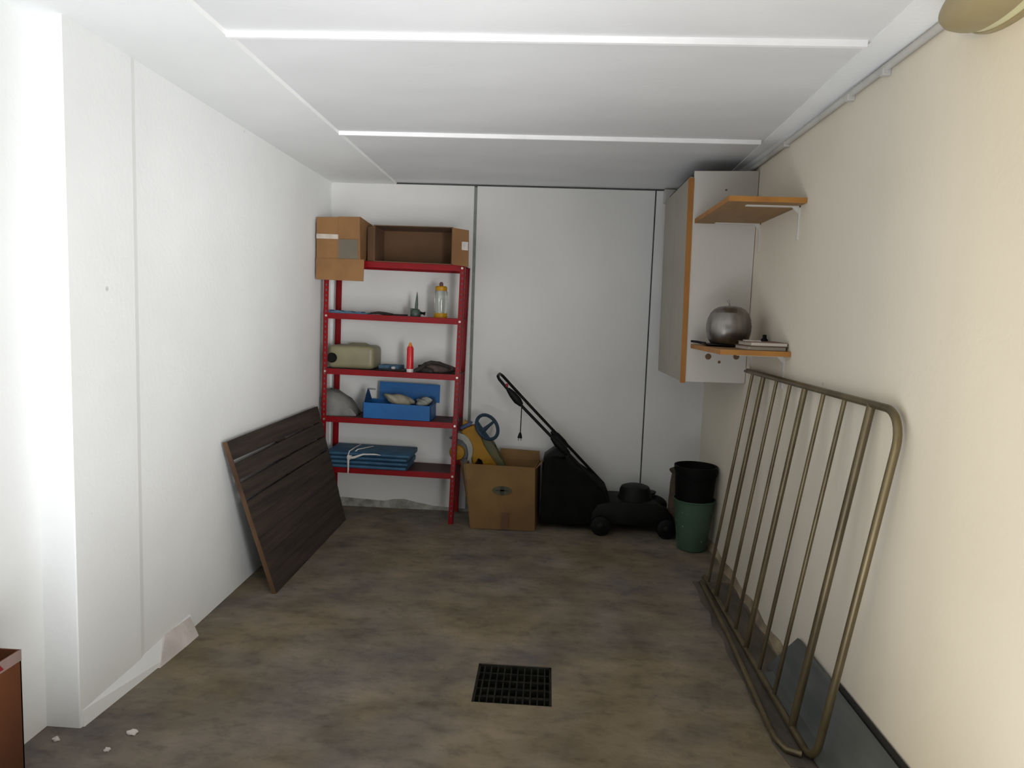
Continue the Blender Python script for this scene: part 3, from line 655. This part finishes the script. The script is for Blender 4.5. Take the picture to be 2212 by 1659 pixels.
lab(MB().hexa([(2.381,cy0-.004,1.170),(2.410,cy0-.004,1.170),(2.410,cy0+.003,1.170),(2.381,cy0+.003,1.170),(2.362,cy0-.004,2.322),(2.393,cy0-.004,2.322),(2.393,cy0+.003,2.322),(2.362,cy0+.003,2.322)]).build('edge_band', 'pine', d1), 'orange wooden door edge')
for x, z, r in ((2.532,1.326,.017),(2.690,1.332,.017),(2.596,1.297,.008),(2.573,2.262,.005)):
    MB().lathe([(r,0),(r,-.002),(r*.8,-.004)], (x,cy0,z), 'y', 18).build('plug', 'screw', t)

def wallshelf(y0, y1, z0, z1, xf, label, mt_top):
    t = thing('wall_shelf', (W,(y0+y1)/2,z0), label, 'shelf')
    MB().box(xf, W, y0, y1, z0, z1, .002, 1).build('board', 'chip', t)
    MB().box(xf-.002, W-.002, y0-.002, y0, z0, z1).build('edge_band', 'pine', t)
    MB().box(xf-.002, xf, y0, y1, z0, z1).build('edge_band', 'pine', t)
    for y in (y0+.09, y1-.05):
        b = MB(); b.box(xf+.10, W, y-.010, y+.010, z0-.006, z0); b.box(W-.006, W, y-.010, y+.010, z0-.155, z0)
        b.prism([(W-.006, z0-.035), (W-.035, z0-.006), (W-.006, z0-.006)], 'y', y-.002, y+.002)
        b.build('bracket', 'bracket', t)
wallshelf(-1.80, -1.06, 2.070, 2.094, 2.405, 'empty orange edged wooden wall shelf near the ceiling in front of the cabinet', 'chip')
wallshelf(-1.74, -1.06, 1.372, 1.396, 2.425, 'lower wooden wall shelf carrying the steel pot', 'chip')
zs = 1.396
t = thing('plate', (2.54,-1.30,zs), 'flat black plate under the steel pot on the lower wall shelf', 'plate')
MB().lathe([(.0,.0),(.09,.0),(.118,.010),(.118,.013),(.09,.005),(.0,.005)], (2.552,-1.30,zs), n=36).build('dish', 'darkpan', t, 40)
MB().tube([(2.47,-1.22,zs+.010),(2.435,-1.17,zs+.016),(2.41,-1.13,zs+.018)], [.008,.007,.006], 10, flat=.6).build('handle', 'darkpan', t, 60)
t = thing('steel_pot', (2.558,-1.33,zs+.005), 'round brushed stainless steel apple shaped pot on the lower wall shelf', 'pot')
pc = (2.560,-1.33,zs+.0055)
pr = [(.0,0),(.070,0),(.090,.012),(.106,.040),(.114,.075),(.1155,.105),(.110,.140),(.096,.172)]
MB().lathe(pr, pc, n=48).build('body', 'steelpot', t, 50)
MB().lathe([(.096,.172),(.080,.190),(.058,.203),(.034,.208),(.016,.203),(.0,.198)], pc, n=48).build('lid', 'steelpot', t, 50)
MB().tube([(pc[0],pc[1],pc[2]+.20),(pc[0]-.004,pc[1],pc[2]+.222),(pc[0]-.012,pc[1],pc[2]+.240)], [.004,.003,.005], 8).build('stem', 'steelpot', t, 60)
for i, (x0,x1,y0,y1,h0,h1,mt,lb) in enumerate(((2.560,2.742,-1.70,-1.47,0,.020,'books','lowest brown folder lying flat on the lower wall shelf beside the pot'),
                                     (2.572,2.744,-1.71,-1.48,.020,.040,'books','upper brown folder of the pile beside the steel pot'))):
    t = thing('folder', ((x0+x1)/2,(y0+y1)/2,zs+h0), lb, 'folder', 'brown folders beside the pot')
    MB().box(x0,x1,y0,y1,zs+h0,zs+h0+.003).box(x0,x1,y0,y1,zs+h1-.003,zs+h1).build('cover', mt, t)
    MB().box(x0+.004,x1-.002,y0+.003,y1-.003,zs+h0+.003,zs+h1-.003).build('pages', 'paper', t)
tag(MB().slab((2.57,-1.62,zs+.040),(2.64,-1.64,zs+.040),(2.65,-1.56,zs+.040),(2.58,-1.54,zs+.040),(0,0,1),.006).build('paper_slip', 'whitelabel'), 'small white slip lying on the brown folders beside the pot', 'paper')
t = thing('shadow_jar', (2.715,-1.37,zs), 'small dark jar standing in for the pot shadow between the steel pot and the right wall', 'bottle')  # the dark jar shape also carries the shadow cast beside the pot
MB().lathe([(.016,0),(.018,.004),(.018,.045),(.010,.055),(.010,.070),(.008,.072)], (2.722,-1.42,zs), n=18).build('body', 'black', t, 50)

# ---------------------------------------------------------------- tubular steel gate leaning on the right wall
g = thing('tubular_gate', (2.58,-1.9,0), 'tarnished tubular steel barred frame leaning against the right wall', 'barred frame')
TX, TZ = 2.722, 1.262; BX, BZ = 2.585, .018
def gp(y, s, dx=0): # s=0 top, 1 bottom ; y is measured at the top
    return (TX+(BX-TX)*s+dx, y+.115*s, TZ+(fz(y)*.5+BZ-TZ)*s)
R_ = .0135
# outer hoop: top rail, rounded corner, near upright, rounded corner, bottom rail
pts = [gp(-1.165,0), gp(-1.8,0), gp(-2.4,0), gp(-2.745,0)]
for i in range(1,8):
    a = math.pi/2*i/8; pts.append(gp(-2.745-.115*math.sin(a), .093*(1-math.cos(a))))
pts += [gp(-2.86,.093), gp(-2.86,.4), gp(-2.86,.7), gp(-2.86,.935)]
for i in range(1,8):
    a = math.pi/2*i/8; pts.append(gp(-2.86+.09*(1-math.cos(a)), .935+.065*math.sin(a)))
pts += [gp(-2.77,1), gp(-2.2,1), gp(-1.6,1), gp(-1.165,1)]
MB().tube(pts, R_, 14).build('hoop', 'tubesteel', g, 60)
for i, (y, r) in enumerate(((-1.262,.0085),(-1.452,.0125),(-1.66,.0085),(-1.848,.0085),(-2.030,.0125),(-2.232,.0085),(-2.430,.0085),(-2.640,.0145))):
    MB().tube([gp(y,.0), gp(y,.5), gp(y,1)], r, 12).build('bar', 'tubesteel', g, 60)
# folded foot frame lying along the bottom
MB().tube([(2.545,-1.15,fz(-1.15)+.014),(2.535,-1.8,.024),(2.505,-2.45,.016),(2.500,-2.60,.016),(2.520,-2.665,.016),(2.565,-2.69,.018)], .012, 12).build('foot_rail', 'tubesteel', g, 60)
b = MB(); b.box(2.705,2.735,-1.185,-1.150,TZ-.008,TZ+.004,.002); b.build('end_plate', 'tubesteel', g)

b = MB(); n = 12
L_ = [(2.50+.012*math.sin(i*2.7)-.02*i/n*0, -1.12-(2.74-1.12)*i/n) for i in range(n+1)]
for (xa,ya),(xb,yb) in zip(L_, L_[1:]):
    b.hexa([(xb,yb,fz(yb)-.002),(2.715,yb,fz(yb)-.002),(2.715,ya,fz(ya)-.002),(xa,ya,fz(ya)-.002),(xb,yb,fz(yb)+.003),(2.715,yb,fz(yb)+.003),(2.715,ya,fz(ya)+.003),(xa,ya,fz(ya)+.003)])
tag(b.build('floor_strip', 'strip_dark'), 'dark strip on the floor under the leaning barred frame', 'floor strip')  # thin mottled dark strip with a wavy left edge
# grey boards along the foot of the right wall
t = tag(MB().slab((2.650,-2.05,.004),(2.650,-4.2,.004),(2.744,-4.2,.186),(2.744,-2.135,.182),(1,0,-.5),-.014).build('skirting_board', 'slate'), 'long slate grey board leaning on edge against the foot of the right wall', 'board')
t = thing('floor_board', (2.62,-2.9,.0), 'narrow grey plank in front of the leaning slate board', 'board')
MB().slab((2.600,-2.12,.010),(2.600,-4.2,.010),(2.652,-4.2,.014),(2.652,-2.12,.014),(0,0,1),.010).build('plank', 'slate', t)
t2 = tag(MB().tube([(2.742,-2.50,.196),(2.741,-2.8,.200),(2.740,-3.4,.206),(2.740,-4.2,.210)], .0095, 10).build('edge_strip', 'black_edge', smooth=60), 'black strip lying along the top edge of the slate grey board', 'rubber strip')  # thin black tube along the top edge of the slate board

# brown carton at the lower left, near the camera
t = thing('cardboard_box', (-.03,-3.4,0), 'brown carton with a printed band standing near the left wall step', 'cardboard box')
b = MB(); x0,x1,y0,y1,zt_ = -.112,.045,-3.75,-3.10,.452; th=.005
b.box(x0,x1,y0,y1,.0,.006); b.box(x1-th,x1,y0,y1,0,zt_); b.box(x0,x0+th,y0,y1,0,zt_); b.box(x0,x1,y1-th,y1,0,zt_); b.box(x0,x1,y0,y0+th,0,zt_)
b.build('carton', 'rustbox', t)
MB().box(x1,x1+.0015,y0,y1,zt_-.034,zt_+.001).build('printed_band', 'pinkband', t)
b = MB()
for i in range(6): b.prism([(-3.17-i*.075,zt_-.027),(-3.215-i*.075,zt_-.027),(-3.225-i*.075,zt_-.006),(-3.185-i*.075,zt_-.006)], 'x', x1+.0015, x1+.0025)
b.build('red_print', 'redprint', t)
# crumbs of plaster on the floor by the left wall
for i, (x, y, s_) in enumerate(((.20,-2.80,.020),(.175,-2.90,.010),(-.03,-2.865,.012))):
    tag(MB().blob((x,y,.004), s_, s_*.8, .008, .3, i, 2, 0).build('plaster_crumb', 'patch', smooth=60),
        ['larger white plaster crumb on the floor by the left wall', 'small white plaster crumb nearer the camera by the left wall', 'plaster crumb lying in the corner of the left wall step'][i], 'crumb', 'plaster crumbs')
